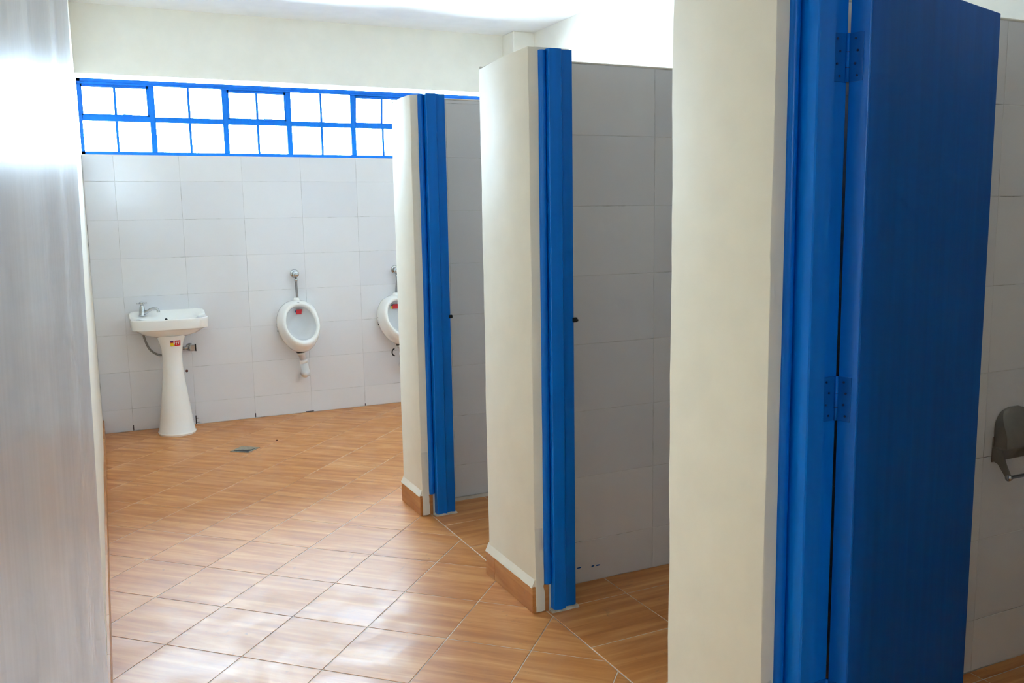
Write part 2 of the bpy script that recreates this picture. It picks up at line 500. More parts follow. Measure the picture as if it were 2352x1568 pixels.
# ---- right wall, corner column
rw = MB().box(XR, XR + 0.2, YR - 0.2, YB + 0.26, -0.15, HC)
wall_right = rw.obj('wall_right', M_UPPER)
tag(wall_right, 'cream right-hand wall rising above the stall partitions', 'wall', kind='structure')
cw = MB().box(2.985, XR + 0.01, 6.197, YB + 0.01, 0.0, HC, 0.006).obj('wall_corner_column', M_UPPER)
tag(cw, 'cream square column in the far right corner under the ceiling', 'wall', kind='structure')
FRW = Matrix(((0, 0, -1, XR), (-1, 0, 0, 0), (0, 1, 0, 0), (0, 0, 0, 1)))
for (ya, yb) in ((2.93, 4.0), (1.80, 2.81), (0.6, 1.69)):
    for r in range(-1, 8):
        z0 = max(ROW0 + 0.25 * r, 0.002); z1 = min(ROW0 + 0.25 * r + 0.25, 1.90)
        k = 0
        y = yb
        while y > ya + 0.02:
            y2 = max(y - 0.4, ya)
            tile('wall_tile', rect(-y + G, -y2 - G, z0 + G, z1 - G), 0.0055, 0.0007, M_TILE, wall_right, FRW, 0.0015)
            y = y2

# ---- left wall (slightly out of square) with skirting
def lw_pt(y, off, z): return (left_x(y) + off, y, z)
YN = 2.50
lw = MB()
ys = [YN + (YB - YN) * i / 24 for i in range(25)]
zs = [0, 0.1, 0.3, 0.6, 0.9, 1.2, 1.5, 1.8, 2.1, 2.4, HC]
def wob(y, z, a=0.003, s=2.2): return a * noise.noise(Vector((y * s, z * s, 3.7)))
vs = [lw_pt(y, wob(y, z), z) for y in ys for z in zs] + [(left_x(y) - 0.18, y, z) for y in ys for z in zs]
nz_ = len(zs); ny_ = len(ys); fs = []
for a in range(ny_ - 1):
    for b in range(nz_ - 1):
        q = a * nz_ + b; fs.append((q, q + nz_, q + nz_ + 1, q + 1)); q += nz_ * ny_; fs.append((q + 1, q + nz_ + 1, q + nz_, q))
for b in range(nz_ - 1):
    for a in (0, ny_ - 1):
        q = a * nz_ + b; fs.append((q, q + 1, q + 1 + nz_ * ny_, q + nz_ * ny_))
q = len(vs)      # lintel over the entrance opening between this wall and the near wall end
vs += [(left_x(y) + o, y, z) for z in (2.1, HC) for y in (1.40, YN) for o in (-0.18, 0.0)]
fs += [tuple(q + i for i in f) for f in ((0, 2, 3, 1), (4, 5, 7, 6), (0, 1, 5, 4), (2, 6, 7, 3), (0, 4, 6, 2), (1, 3, 7, 5))]
wall_left = obj('wall_left', vs, fs, M_CREAM); fix_normals(wall_left.data)
tag(wall_left, 'cream plastered left wall seen edge-on beside the basin', 'wall', kind='structure')
FLW = Matrix.Rotation(0, 4, 'Z')
for k in range(17):
    ya = YN + 0.02 + k * 0.301; yb = min(ya + 0.299, YB - 0.008)
    if yb - ya < 0.03: continue
    m = MB()
    vs = []
    for z, o in ((0.0, 0.010), (0.088, 0.010), (0.092, 0.008), (0.092, -0.004), (0.0, -0.004)):
        vs += [(left_x(ya) + o, ya, z), (left_x(yb) + o, yb, z)]
    fs = [(2 * i, 2 * i + 1, (2 * i + 3) % 10, (2 * i + 2) % 10) for i in range(5)] + [(0, 2, 4, 6, 8), (1, 9, 7, 5, 3)]
    m.add(vs, fs); m.obj('skirting_tile', M_SKIRT, wall_left)

# ---- glossy white wall end in the near left foreground
def fg_section(z):
    lean = (z - 1.2) * 0.020
    far = Vector((-0.008 + lean, 1.42)); d = Vector((0.052, 1.0)).normalized(); nn = Vector((d.y, -d.x))
    near_y = 0.30; L = (1.42 - near_y)
    pts = []
    N_ = 40
    for i in range(N_ + 1):
        t = i / N_; s_ = (1 - t) * L
        w = 0.0022 * math.sin(s_ * 21.0 + 0.4 * math.sin(z * 2)) + 0.0016 * noise.noise(Vector((s_ * 11.0, z * 0.5, 1.3)))
        pts.append(far - d * (s_ + 0.012) + nn * (w * min(1, s_ * 6)))
    # rounded far corner
    c0 = far - d * 0.012 - nn * 0.012
    for a in (22, 45, 68, 90):
        r = math.radians(a); pts.append(c0 + nn * 0.012 * math.cos(r) + d * 0.012 * math.sin(r))
    pts.append(far - nn * 0.15); pts.append(far - d * L - nn * 0.15)
    return [(q.x, q.y, z) for q in pts]
m = MB(); m.loft([fg_section(z) for z in [0 + HC * i / 30 for i in range(31)]], True, True, True)
wfg = m.obj('wall_entrance', M_GLOSS)
smooth_angle(wfg, 50)
tag(wfg, 'white gloss-painted wall end in the near left foreground', 'wall', kind='structure')

# ---- rear wall behind the camera (high window and an added lobby doorway let daylight in)
rwm = MB()
RX0, RX1 = 0.28, 0.80
y0, y1 = YR - TW, YR
rwm.box(XO - 0.2, RX0, y0, y1, -0.15, HC); rwm.box(RX0, RX1, y0, y1, -0.15, WZ0); rwm.box(RX0, RX1, y0, y1, WZ1, HC)
rwm.box(RX1, XR + 0.2, y0, y1, -0.15, HC)
wall_rear = rwm.obj('wall_rear', M_UPPER)
tag(wall_rear, 'cream wall behind the viewer with a high window', 'wall', kind='structure')
wo = MB()
wo.box(XO - 0.2, XO, YR - 0.2, LO0, -0.15, HC); wo.box(XO - 0.2, XO, LO1, YB + 0.26, -0.15, HC); wo.box(XO - 0.2, XO, LO0, LO1, 2.15, HC)
wo = wo.obj('wall_lobby', M_UPPER)
tag(wo, 'cream outer wall of the entrance lobby with an open doorway added for daylight', 'wall', kind='structure')

# ---- windows
def make_window(name, x0, bays, yc, zb, zt, vents, face, open_bay=None):
    """bays: list of x edges; face = -1 when the room lies towards -y"""
    w = empty(name, (x0, yc, zb))
    def part(nm, mb, mat, par=w): 
        o = mb.obj(nm, mat, par); 
        if par is w: o.matrix_parent_inverse = Matrix.Translation((-x0, -yc, -zb))
        return o
    xa, xb = bays[0], bays[-1]
    T = 0.024
    m = MB(); m.box(xa, xb, yc - 0.02, yc + 0.02, zt - T, zt, 0.002); m.box(xa, xb, yc - 0.014 + face * 0.012, yc + 0.014 + face * 0.012, zt - T - 0.012, zt - T)
    m.box(xa, xb, yc - 0.02, yc + 0.02, zb, zb + 0.028, 0.002)
    m.box(xa, xa + 0.022, yc - 0.02, yc + 0.02, zb, zt); m.box(xb - 0.022, xb, yc - 0.02, yc + 0.02, zb, zt)
    part('frame', m, M_BLUE)
    ZT = zb + 0.240    # transom
    for x in bays[1:-1]:
        part('mullion', MB().box(x - 0.018, x + 0.018, yc - 0.018, yc + 0.018, zb + 0.028, zt - T, 0.002), M_BLUE)
    part('transom', MB().box(xa + 0.022, xb - 0.022, yc - 0.016, yc + 0.016, ZT - 0.018, ZT + 0.018, 0.002), M_BLUE)
    for b in range(len(bays) - 1):
        l, r = bays[b] + 0.016, bays[b + 1] - 0.016; mid = (l + r) / 2
        if r - l < 0.08: continue
        wide = r - l > 0.3
        zlo, zhi = zb + 0.028, zt - T - 0.012
        if wide: part('glazing_bar', MB().box(mid - 0.008, mid + 0.008, yc - 0.010, yc + 0.010, zlo, ZT - 0.016), M_BLUE)
        halves = ((l, mid - 0.008), (mid + 0.008, r)) if wide else ((l, r),)
        for (p, q) in halves:
            part('pane', MB().box(p, q, yc - 0.002, yc + 0.002, zlo, ZT - 0.016), M_GLASS)
        if b in vents:
            s = empty('vent_sash'); s.parent = w; s.location = (0, 0, 0); s.matrix_parent_inverse = Matrix.Identity(4)
            hinge = Vector(((l + r) / 2 - x0, 0, zhi - zb))
            s.location = hinge
            s.rotation_euler = (math.radians(-face * (7 if b == open_bay else 0)), 0, 0)
            def sp(nm, mb, mat):
                o = mb.obj(nm, mat, s); o.matrix_parent_inverse = Matrix.Translation((-(hinge.x + x0), -yc, -(hinge.z + zb))); return o
            f = 0.018
            fm = MB(); fm.box(l, r, yc - 0.014, yc + 0.014, zhi - f, zhi); fm.box(l, r, yc - 0.014, yc + 0.014, ZT + 0.016, ZT + 0.016 + f * 0.6)
            fm.box(l, l + f * 0.8, yc - 0.014, yc + 0.014, ZT + 0.016, zhi); fm.box(r - f * 0.8, r, yc - 0.014, yc + 0.014, ZT + 0.016, zhi)
            sp('sash_frame', fm, M_BLUE)
            if wide: sp('glazing_bar', MB().box(mid - 0.008, mid + 0.008, yc - 0.010, yc + 0.010, ZT + 0.022, zhi - f), M_BLUE)
            halves2 = ((l + f * 0.8, mid - 0.008), (mid + 0.008, r - f * 0.8)) if wide else ((l + f * 0.8, r - f * 0.8),)
            for (p, q) in halves2: sp('pane', MB().box(p, q, yc - 0.002, yc + 0.002, ZT + 0.022, zhi - f), M_GLASS)
            hd = MB(); hd.box(mid + 0.04, mid + 0.10, yc + face * 0.028 - 0.006, yc + face * 0.028 + 0.006, ZT + 0.016, ZT + 0.028, 0.003)
            hd.box(mid + 0.055, mid + 0.075, yc + min(0, face * 0.028), yc + max(0, face * 0.028), ZT + 0.018, ZT + 0.026)
            sp('window_stay', hd, M_BLUE)
        else:
            if wide: part('glazing_bar', MB().box(mid - 0.008, mid + 0.008, yc - 0.010, yc + 0.010, ZT + 0.016, zhi + 0.012), M_BLUE)
            for (p, q) in halves: part('pane', MB().box(p, q, yc - 0.002, yc + 0.002, ZT + 0.016, zhi + 0.012), M_GLASS)
    return w
edges = [0.016, 0.463, 0.930, 1.365, 1.830, 2.280, 2.730, 2.925]
w1 = make_window('window_1', 0.016, edges, YB + 0.15, 1.824, 2.315, (0, 2, 4, 6), -1, 4)
tag(w1, 'long high window with blue steel frame and white-lit panes', 'window', kind='structure')
w2 = make_window('window_2', RX0 + 0.005, [RX0 + 0.005 + i * (RX1 - RX0 - 0.01) for i in range(2)], YR - 0.12, 1.824, 2.315, (0,), 1)
tag(w2, 'blue framed high window in the wall behind the viewer', 'window', kind='structure')

# ---- stall walls: plastered pier at the corridor end, tiled partition behind it
PIERS = [  # name, pier y near, y far, partition near face, partition far face, label
    ('wall_partition_1', 3.822, 4.090, 4.003, 4.090, 'farthest cream stall pier with grey tiled partition, nearest the urinals'),
    ('wall_partition_2', 2.656, 3.055, 2.806, 2.930, 'middle cream stall pier with chipped top and tiled partition'),
    ('wall_partition_3', 1.500, 1.866, 1.690, 1.800, 'nearest broad cream stall pier carrying the blue door'),
]
XP = 1.482
def pier_mesh(a, b, ztop, seed):
    random.seed(seed)
    zs = [0.0] + [0.095 + (ztop - 0.095) * i / 46 for i in range(47)]
    rings = []
    nf = lambda z, q, amp, s=5.0: amp * (noise.noise(Vector((q, seed * 3.1, z * s))) + 0.5 * noise.noise(Vector((q + 9, seed, z * s * 3))))
    for z in zs:
        e1 = nf(z, 1.0, 0.0045); e2 = nf(z, 2.0, 0.0045); fx = nf(z, 3.0, 0.0015, 3.0)
        ra = 0.005
        pts = [(XS + fx, b - ra + e2), (XS + fx, b - (b - a) * 0.5), (XS + fx, a + ra + e1),
               (XS + fx + ra * 0.3, a + ra * 0.3 + e1), (XS + fx + ra, a + e1 * 0.6), (XS + 0.04, a), (XP, a), (XP, b), (XS + fx + ra, b + e2 * 0.6), (XS + fx + ra * 0.3, b - ra * 0.3 + e2)]
        rings.append([[x, y, z] for x, y in pts])
    # uneven, hand-finished top
    for p in rings[-1]:
        p[2] += 0.006 * noise.noise(Vector((p[0] * 30, p[1] * 14, seed)))
    n = len(rings[0]); top = rings[-1]
    top[0][2] -= 0.012; top[9][2] -= 0.009
    m = MB(); m.loft([[tuple(q) for q in r] for r in rings], True, True, True)
    return m
partitions = []
for k, (nm, a, b, p0, p1, lab) in enumerate(PIERS):
    w = empty(nm, (XS, a, 0)); tag(w, lab, 'wall', kind='structure'); partitions.append(w)
    inv = Matrix.Translation((-XS, -a, 0))
    def part(nm2, mb, mat, sm=None):
        o = mb.obj(nm2, mat, w); o.matrix_parent_inverse = inv
        if sm: smooth_angle(o, sm)
        return o
    part('pier', pier_mesh(a, b, 1.922, k + 1), M_CREAM, 35)
    ztop = (1.930, 1.908, 1.886)[k]
    part('partition_core', MB().box(XP - 0.01, XR, p0 + 0.0010, p1, 0.0, ztop), M_WGROUT)
    # thin painted capping
    part('capping', MB().box(XP - 0.005, XR, p0 - 0.002, p1 + 0.002, ztop, ztop + 0.006, 0.002), M_CREAM)
    FP = Matrix(((1, 0, 0, 0), (0, 0, -1, p0 + 0.0055), (0, 1, 0, 0), (0, 0, 0, 1)))
    zr = 0.1632
    x_off = (1.57, 1.925, 2.311)[k]
    for r in range(-1, 8):
        z0 = max(zr + 0.25 * r, 0.002); z1 = min(zr + 0.25 * r + 0.25, ztop - 0.001)
        if z1 - z0 < 0.015: continue
        for c_ in range(-3, 5):
            x0 = max(x_off + 0.4 * c_, XP + 0.001); x1 = min(x_off + 0.4 * c_ + 0.4, XR - 0.003)
            if x1 - x0 < 0.02: continue
            tile('wall_tile', rect(x0 + G, x1 - G, z0 + G, z1 - G), 0.0055, 0.0007, M_TILE, w, FP, 0.0012)
    # skirting tiles with a cream plaster fillet on top
    zt = 0.095
    cuts = {0: [b, a - 0.002], 1: [b + 0.004, b - 0.075, a - 0.002], 2: [b + 0.004, b - 0.2, a - 0.002]}[k]
    for q in range(len(cuts) - 1):
        ya, yb = cuts[q + 1] + (0.0008 if q < len(cuts) - 2 else 0), cuts[q] - 0.0008
        part('skirting_tile', MB().box(XS - 0.011, XS + 0.002, ya, yb, 0.0, zt, 0.0012), M_SKIRT)
    m = MB(); n_ = 14
    for i in range(n_):
        pass
    rings = []
    for i in range(n_ + 1):
        y = a + 0.002 + (b + 0.003 - a) * i / n_
        dz = 0.003 * noise.noise(Vector((y * 40, k, 0))); 
        rings.append([(XS - 0.0125, y, zt - 0.003 + dz), (XS - 0.0115, y, zt + 0.002 + dz), (XS - 0.005, y, zt + 0.012), (XS + 0.002, y, zt + 0.030), (XS + 0.006, y, zt - 0.004)])
    m.loft(rings, True, True, True); part('plaster_fillet', m, M_CREAM, 60)
    # cut tile ends and mortar on the reveal
    part('cut_tile', MB().box(XS - 0.009, XS + 0.014, a - 0.006, a + 0.002, 0.0, (0.088, 0.026, 0.09)[k], 0.001), M_SKIRT)
    part('cut_tile', MB().box(XS + 0.030, XS + 0.052, a - 0.005, a + 0.002, 0.0, 0.098, 0.001), M_SKIRT)
    m = MB(); rings = []
    for i in range(11):
        z = 0.004 + i / 10 * 0.30
        f = 1 - i / 10
        rings.append([(XS + 0.001, a + 0.004, z), (XS + 0.001, a - 0.007 * f - 0.001, z), (XS + 0.012 + 0.004 * noise.noise(Vector((z * 30, k, 5))), a - 0.009 * f - 0.001, z),
                      (XS + 0.030 + 0.006 * f + 0.004 * noise.noise(Vector((z * 40, k, 2))), a - 0.006 * f - 0.0005, z), (XS + 0.034, a + 0.004, z)])
    m.loft(rings, True, True, True); part('mortar_patch', m, M_CEMENT if k == 5 else M_CREAM, 60)

# partition and pier closing the nearest stall on the viewer's side
w4 = MB(); w4.box(XS, XP, 0.02, 0.40, 0.0, 1.92, 0.004); w4.box(XP - 0.01, XR, 0.12, 0.24, 0.0, 1.89)
w4 = w4.obj('wall_partition_4', M_CREAM); tag(w4, 'cream stall wall closing the nearest stall on the near side', 'wall', kind='structure')

# paint smudges on the middle partition, near the floor
for (x, z, sx) in ((1.592, 0.062, 0.010), (1.652, 0.058, 0.007), (1.675, 0.057, 0.010)):
    m = MB(); m.add([(x + sx * math.cos(t) , 2.8045, z + 0.0028 * math.sin(t)) for t in [i * math.pi / 4 for i in range(8)]] + [(x + 0.9 * sx * math.cos(t), 2.8036, z + 0.0024 * math.sin(t)) for t in [i * math.pi / 4 for i in range(8)]],
          [(i, (i + 1) % 8, 8 + (i + 1) % 8, 8 + i) for i in range(8)] + [tuple(range(8, 16))])
    o = m.obj('paint_smudge', M_DOOR, partitions[1]); o.matrix_parent_inverse = Matrix.Translation((-XS, -2.656, 0))

# ---- blue door frames and the open door
def door_frame(name, a, front, ztop, zbot_arch=0.10):
    """a = reveal plane, front = y of the post face towards the opening"""
    d = empty(name, (1.39, front, 0)); inv = Matrix.Translation((-1.39, -front, 0))
    def part(nm, mb, mat, sm=None, par=d):
        o = mb.obj(nm, mat, par); o.matrix_parent_inverse = inv
        if sm: smooth_angle(o, sm)
        return o
    # post: rebated section, front arris, door stop towards the room
    x0, x1 = 1.392, 1.486
    sec = [(x0, a + 0.004), (x0, front + 0.003), (x0 + 0.003, front), (x0 + 0.046, front), (x0 + 0.048, front + 0.002), (x0 + 0.048, front + 0.012), (x1 - 0.002, front + 0.012), (x1, front + 0.014), (x1, a + 0.004)]
    zs = [0.0, 0.4, 0.8, 1.2, 1.6, ztop]
    m = MB(); m.loft([[(x, y, z) for x, y in sec] for z in zs], True, True, True)
    part('frame_post', m, M_BLUE, 30)
    # quarter-round bead and flat strip covering the joint with the plaster
    cb = 0.5 * (a + front)
    pr = [(x0 - 0.026, a + 0.003)] + [(x0 - 0.026 + 0.013 - 0.013 * math.cos(t), a - 0.001 - 0.012 * math.sin(t)) for t in [math.pi * i / 8 for i in range(9)]] + [(x0, a - 0.002), (x0, a + 0.003)]
    m = MB(); m.loft([[(x + 0.0015 * noise.noise(Vector((z * 6, a, 1))), y, z) for x, y in pr] for z in [zbot_arch + (ztop - 0.004 - zbot_arch) * i / 24 for i in range(25)]], True, True, True)
    part('architrave', m, M_BLUE, 35)
    # lump of cement round the foot
    m = MB(); rings = []
    for i in range(9):
        t = i / 8; x = x0 - 0.012 + (x1 - x0 + 0.016) * t
        h = 0.006 + 0.004 * noise.noise(Vector((x * 70, a, 1)))
        rings.append([(x, a, 0.0), (x, front - 0.006 + 0.004 * noise.noise(Vector((x * 60, a, 2))), 0.0), (x, front - 0.001, max(h, 0.003)), (x, a, max(h, 0.003))])
    m.loft(rings, True, True, True); part('cement_foot', m, M_CEMENT, 60)
    return d, part
d3, _ = door_frame('door_1', 3.822, 3.785, 1.925); part1 = _
part1('lock_keeper', MB().box(1.478, 1.494, 3.79, 3.802, 0.925, 0.94, 0.001).box(1.487, 1.492, 3.784, 3.79, 0.929, 0.936), M_BLACK)
tag(d3, 'narrow blue door frame on the farthest stall pier', 'door frame', kind='structure')
d2, part2 = door_frame('door_2', 2.656, 2.630, 1.918)
part2('lock_keeper', MB().box(1.480, 1.496, 2.634, 2.646, 1.020, 1.036, 0.001).box(1.490, 1.495, 2.628, 2.634, 1.024, 1.031), M_BLACK)
tag(d2, 'blue door frame post on the middle stall pier', 'door frame', kind='structure')
d1, part3 = door_frame('door_3', 1.500, 1.442, 1.925)
tag(d1, 'open blue stall door hinged to the nearest pier', 'door', kind='structure')
# leaf: hinge pin at HP, opened past square
HP = Vector((1.487, 1.450)); PSI = math.radians(15.8); LW = 0.665; LT = 0.046
leaf_root = empty('leaf'); leaf_root.parent = d1; leaf_root.matrix_parent_inverse = Matrix.Translation((-1.39, -1.442, 0))
leaf_root.location = (HP.x, HP.y, 0); leaf_root.rotation_euler = (0, 0, PSI)
ZD0, ZD1 = 0.045, 1.870
def lpart(nm, mb, mat, sm=None):
    o = mb.obj(nm, mat, leaf_root)
    if sm: smooth_angle(o, sm)
    return o
lpart('leaf_panel', MB().box(0.004, LW, -LT, 0.0, ZD0, ZD1, 0.0015), M_DOOR)
lpart('edge_lipping', MB().box(-0.001, 0.005, -LT + 0.001, -0.001, ZD0 + 0.001, ZD1 - 0.001, 0.001), M_BLUE)
lpart('bolt', MB().box(LW - 0.10, LW - 0.02, 0.0, 0.010, 0.98, 1.01, 0.002), M_STEEL)
for zc in (1.700, 0.967, 0.25):
    h = empty('hinge'); h.parent = d1; h.matrix_parent_inverse = Matrix.Translation((-1.39, -1.442, 0)); h.location = (HP.x - 0.004, HP.y + 0.001, zc)
    hh = 0.050
    MB().tube([(0, 0, -hh), (0, 0, hh)], 0.0042, 10).obj('knuckle', M_BLUE, h, True)
    for zz in (-0.02, 0.012): MB().tube([(0, 0, zz - 0.0006), (0, 0, zz + 0.0006)], 0.0046, 10).obj('knuckle_joint', M_SCREW, h)
    # leaf on the post (lies on the rebate face)
    MB().box(-0.040, -0.002, 0.0015, 0.0045, -hh, hh, 0.0005).obj('hinge_plate', M_HINGE, h)
    # leaf on the door edge
    c_, s_ = math.cos(PSI), math.sin(PSI)
    o = MB().box(0.001, 0.0035, -0.034, -0.001, -hh, hh, 0.0005).obj('hinge_plate', M_HINGE, h); o.rotation_euler = (0, 0, PSI)
    for q, zz in enumerate((-0.038, -0.013, 0.013, 0.038)):
        xx = -0.028 if q % 2 else -0.020
        MB().tube([(xx, 0.0022, zz), (xx, 0.0004, zz)], 0.0026, 8).obj('screw', M_SCREW, h)
        t_ = MB().tube([(0.0012, -0.022 + (0.005 if q % 2 else 0), zz), (-0.0006, -0.022 + (0.005 if q % 2 else 0), zz)], 0.0026, 8).obj('screw', M_SCREW, h); t_.rotation_euler = (0, 0, PSI)

# ================================================================== OBJECTS
# ---- pedestal washbasin
BX = 0.455
def basin():
    root = empty('pedestal_washbasin', (BX, YB - 0.19, 0))
    inv = Matrix.Translation((-BX, -(YB - 0.19), 0))
    def part(nm, mb, mat, sm=40, par=root, keep=inv):
        o = mb.obj(nm, mat, par)
        if keep is not None: o.matrix_parent_inverse = keep
        if sm: smooth_angle(o, sm)
        return o
    W, D = 0.236, 0.335; cu, cv = 0.0, 0.175
    NA = 96
    def outline(th, grow=0.0):
        # D-shaped plan, straight back at the wall, bowed front
        w, dd = W + grow, D + grow
        lo, hi = 0.0, 1.0
        du, dv = math.cos(th), math.sin(th)
        def inside(u, v):
            if v < 0: return False
            fr = dd * (0.76 + 0.24 * math.sqrt(max(0, 1 - min(1, abs(u) / w) ** 3.0)))
            return abs(u) <= w and v <= fr
        for _ in range(40):
            md = (lo + hi) / 2
            if inside(cu + du * md, cv + dv * md): lo = md
            else: hi = md
        return lo
    ths = [2 * math.pi * i / NA for i in range(NA)]
    ro = [outline(t) for t in ths]
    # soften corners
    for _ in range(2): ro = [(ro[i - 1] + 2 * ro[i] + ro[(i + 1) % NA]) / 4 for i in range(NA)]
    def deck_z(v): return 0.768 + 0.038 * max(0, 1 - v / 0.11) ** 1.3
    def ring(scale, zf, ell=None, blend=0.0, off=0.0):
        out = []
        for t, r in zip(ths, ro):
            rr = r * scale - off
            if ell:
                a, b = ell; re = 1 / math.sqrt((math.cos(t) / a) ** 2 + (math.sin(t) / b) ** 2)
                rr = rr * (1 - blend) + re * blend
            u = cu + math.cos(t) * rr; v = max(0.0, cv + math.sin(t) * rr)
            out.append((BX + u, YB - 0.002 - v, zf(v)))
        return out
    rings = [ring(0.30, lambda v: 0.640, (0.06, 0.06), 1.0), ring(0.5, lambda v: 0.640, (0.09, 0.085), 0.9), ring(0.75, lambda v: 0.665, (0.17, 0.125), 0.7), ring(0.90, lambda v: 0.690, (0.2, 0.15), 0.4),
             ring(0.955, lambda v: 0.699), ring(0.985, lambda v: 0.701), ring(0.995, lambda v: 0.707), ring(1.0, lambda v: deck_z(v) - 0.008), ring(0.995, lambda v: deck_z(v) - 0.002), ring(0.98, lambda v: deck_z(v)),
             ring(0.93, lambda v: deck_z(v) - 0.001),
             ring(0.9, lambda v: deck_z(max(v, 0.06)) - 0.004, (0.175, 0.118), 0.75), ring(0.8, lambda v: 0.756, (0.168, 0.112), 1.0), ring(0.8, lambda v: 0.735, (0.155, 0.100), 1.0),
             ring(0.8, lambda v: 0.705, (0.13, 0.082), 1.0), ring(0.8, lambda v: 0.682, (0.08, 0.055), 1.0), ring(0.8, lambda v: 0.675, (0.022, 0.022), 1.0), ring(0.8, lambda v: 0.668, (0.02, 0.02), 1.0)]
    m = MB(); m.loft(rings, True, True, True)
    b = part('basin', m, M_CHINA, 50)
    # overflow hole in the bowl's back
    ov = MB().tube([(BX + 0.002 - 0.015, YB - 0.002 - 0.083, 0.745), (BX + 0.002 - 0.015, YB - 0.002 - 0.090, 0.7435)], 0.0095, 16)
    o = ov.obj('overflow_hole', M_BLACK, b)
    dr = MB().tube([(BX, YB - 0.002 - cv, 0.668), (BX, YB - 0.002 - cv, 0.6775)], 0.024, 20)
    dr.obj('drain_ring', M_CHROME, b, True)
    # pedestal
    prof = [(0.0, 0.117, 0.140), (0.012, 0.120, 0.143), (0.02, 0.113, 0.136), (0.10, 0.103, 0.124), (0.22, 0.088, 0.104), (0.34, 0.073, 0.086), (0.44, 0.064, 0.075), (0.52, 0.062, 0.073), (0.57, 0.068, 0.079), (0.61, 0.078, 0.089), (0.642, 0.089, 0.100), (0.655, 0.094, 0.104)]
    NP = 48; pr = []
    for z, rx, ry in prof:
        yc = YB - 0.195 + (0.0 if z > 0.3 else 0.0)
        pr.append([(BX + 0.001 + rx * math.copysign(abs(math.cos(t)) ** 0.9, math.cos(t)), yc - ry * math.copysign(abs(math.sin(t)) ** 0.9, math.sin(t)), z) for t in [2 * math.pi * i / NP for i in range(NP)]])
    m = MB(); m.loft(pr, True, True, True); pd = part('pedestal', m, M_CHINA, 50)
    # sticker on the pedestal: bent to its front
    def sticker(u0, u1, z0, z1, mat, lift, nm='sticker'):
        mm = MB(); rows = []
        for zz in (z0, z1):
            rz = 0.068 + (zz - 0.57) / 0.04 * 0.0105; ryz = rz + 0.011
            row = []
            for i in range(7):
                u = u0 + (u1 - u0) * i / 6
                yy = YB - 0.195 - ryz * math.sqrt(max(0, 1 - (u / (rz + 0.001)) ** 2)) - lift
                row.append((BX + 0.001 + u, yy, zz))
            rows.append(row)
        back = [[(x, y + 0.002, z) for x, y, z in r] for r in rows]
        mm.loft([rows[0], rows[1], back[1], back[0], rows[0]], False)
        return mm.obj(nm, mat, pd)
    zs0 = 0.588
    sticker(-0.013, 0.050, zs0, zs0 + 0.037, M_RED, 0.0040)
    sticker(-0.013, 0.012, zs0 + 0.002, zs0 + 0.022, M_YEL, 0.0048)
    sticker(-0.013, 0.003, zs0 + 0.027, zs0 + 0.035, M_NAVY, 0.0048)
    for (u0, u1, a, c2) in ((0.006, 0.014, 0.012, 0.034), (0.018, 0.030, 0.022, 0.029), (0.022, 0.026, 0.008, 0.022), (0.033, 0.044, 0.022, 0.028), (0.036, 0.040, 0.009, 0.022)):
        sticker(u0, u1, zs0 + a, zs0 + c2, M_WHITE, 0.0052)
    # pillar tap on the left of the ledge
    tp = empty('tap'); tp.parent = root; tp.matrix_parent_inverse = inv; tx, ty, tz = 0.300, YB - 0.068, 0.776
    tp.location = (tx, ty, tz)
    MB().tube([(0, 0, 0), (0, 0, 0.006), (0, 0, 0.0061), (0, 0, 0.03), (0, 0, 0.062), (0, 0, 0.066), (0, 0, 0.072)], [0.024, 0.023, 0.0205, 0.0185, 0.015, 0.013, 0.009], 18).obj('tap_body', M_CHROME, tp, True)
    hb = MB(); hb.tube([(0, 0, 0.07), (0, 0, 0.078), (0, 0, 0.090), (0, 0, 0.094)], [0.008, 0.010, 0.010, 0.006], 14)
    for a in (20, 110, 200, 290):
        r = math.radians(a); hb.tube([(0, 0, 0.084), (0.022 * math.cos(r), 0.022 * math.sin(r), 0.084), (0.031 * math.cos(r), 0.031 * math.sin(r), 0.085)], [0.0045, 0.004, 0.0055], 8)
    hb.obj('tap_handle', M_CHROME, tp, True)
    dirx, diry = 0.93, -0.37
    pts = bez([(0.008 * dirx, 0.008 * diry, 0.018), (0.035 * dirx, 0.035 * diry, 0.030), (0.065 * dirx, 0.065 * diry, 0.046), (0.088 * dirx, 0.088 * diry, 0.047), (0.101 * dirx, 0.101 * diry, 0.037), (0.103 * dirx, 0.103 * diry, 0.028)], 6)
    n = len(pts); MB().tube(pts, [0.012 - 0.003 * min(1, i / (n * 0.6)) for i in range(n)], 14).obj('spout', M_CHROME, tp, True)
    MB().tube([(0.103 * dirx, 0.103 * diry, 0.032), (0.103 * dirx, 0.103 * diry, 0.022)], 0.0105, 14).obj('spout_nozzle', M_CHROME, tp, True)
    tag(root, 'white pedestal washbasin with chrome tap against the tiled wall', 'washbasin')
    return root
wb = basin()

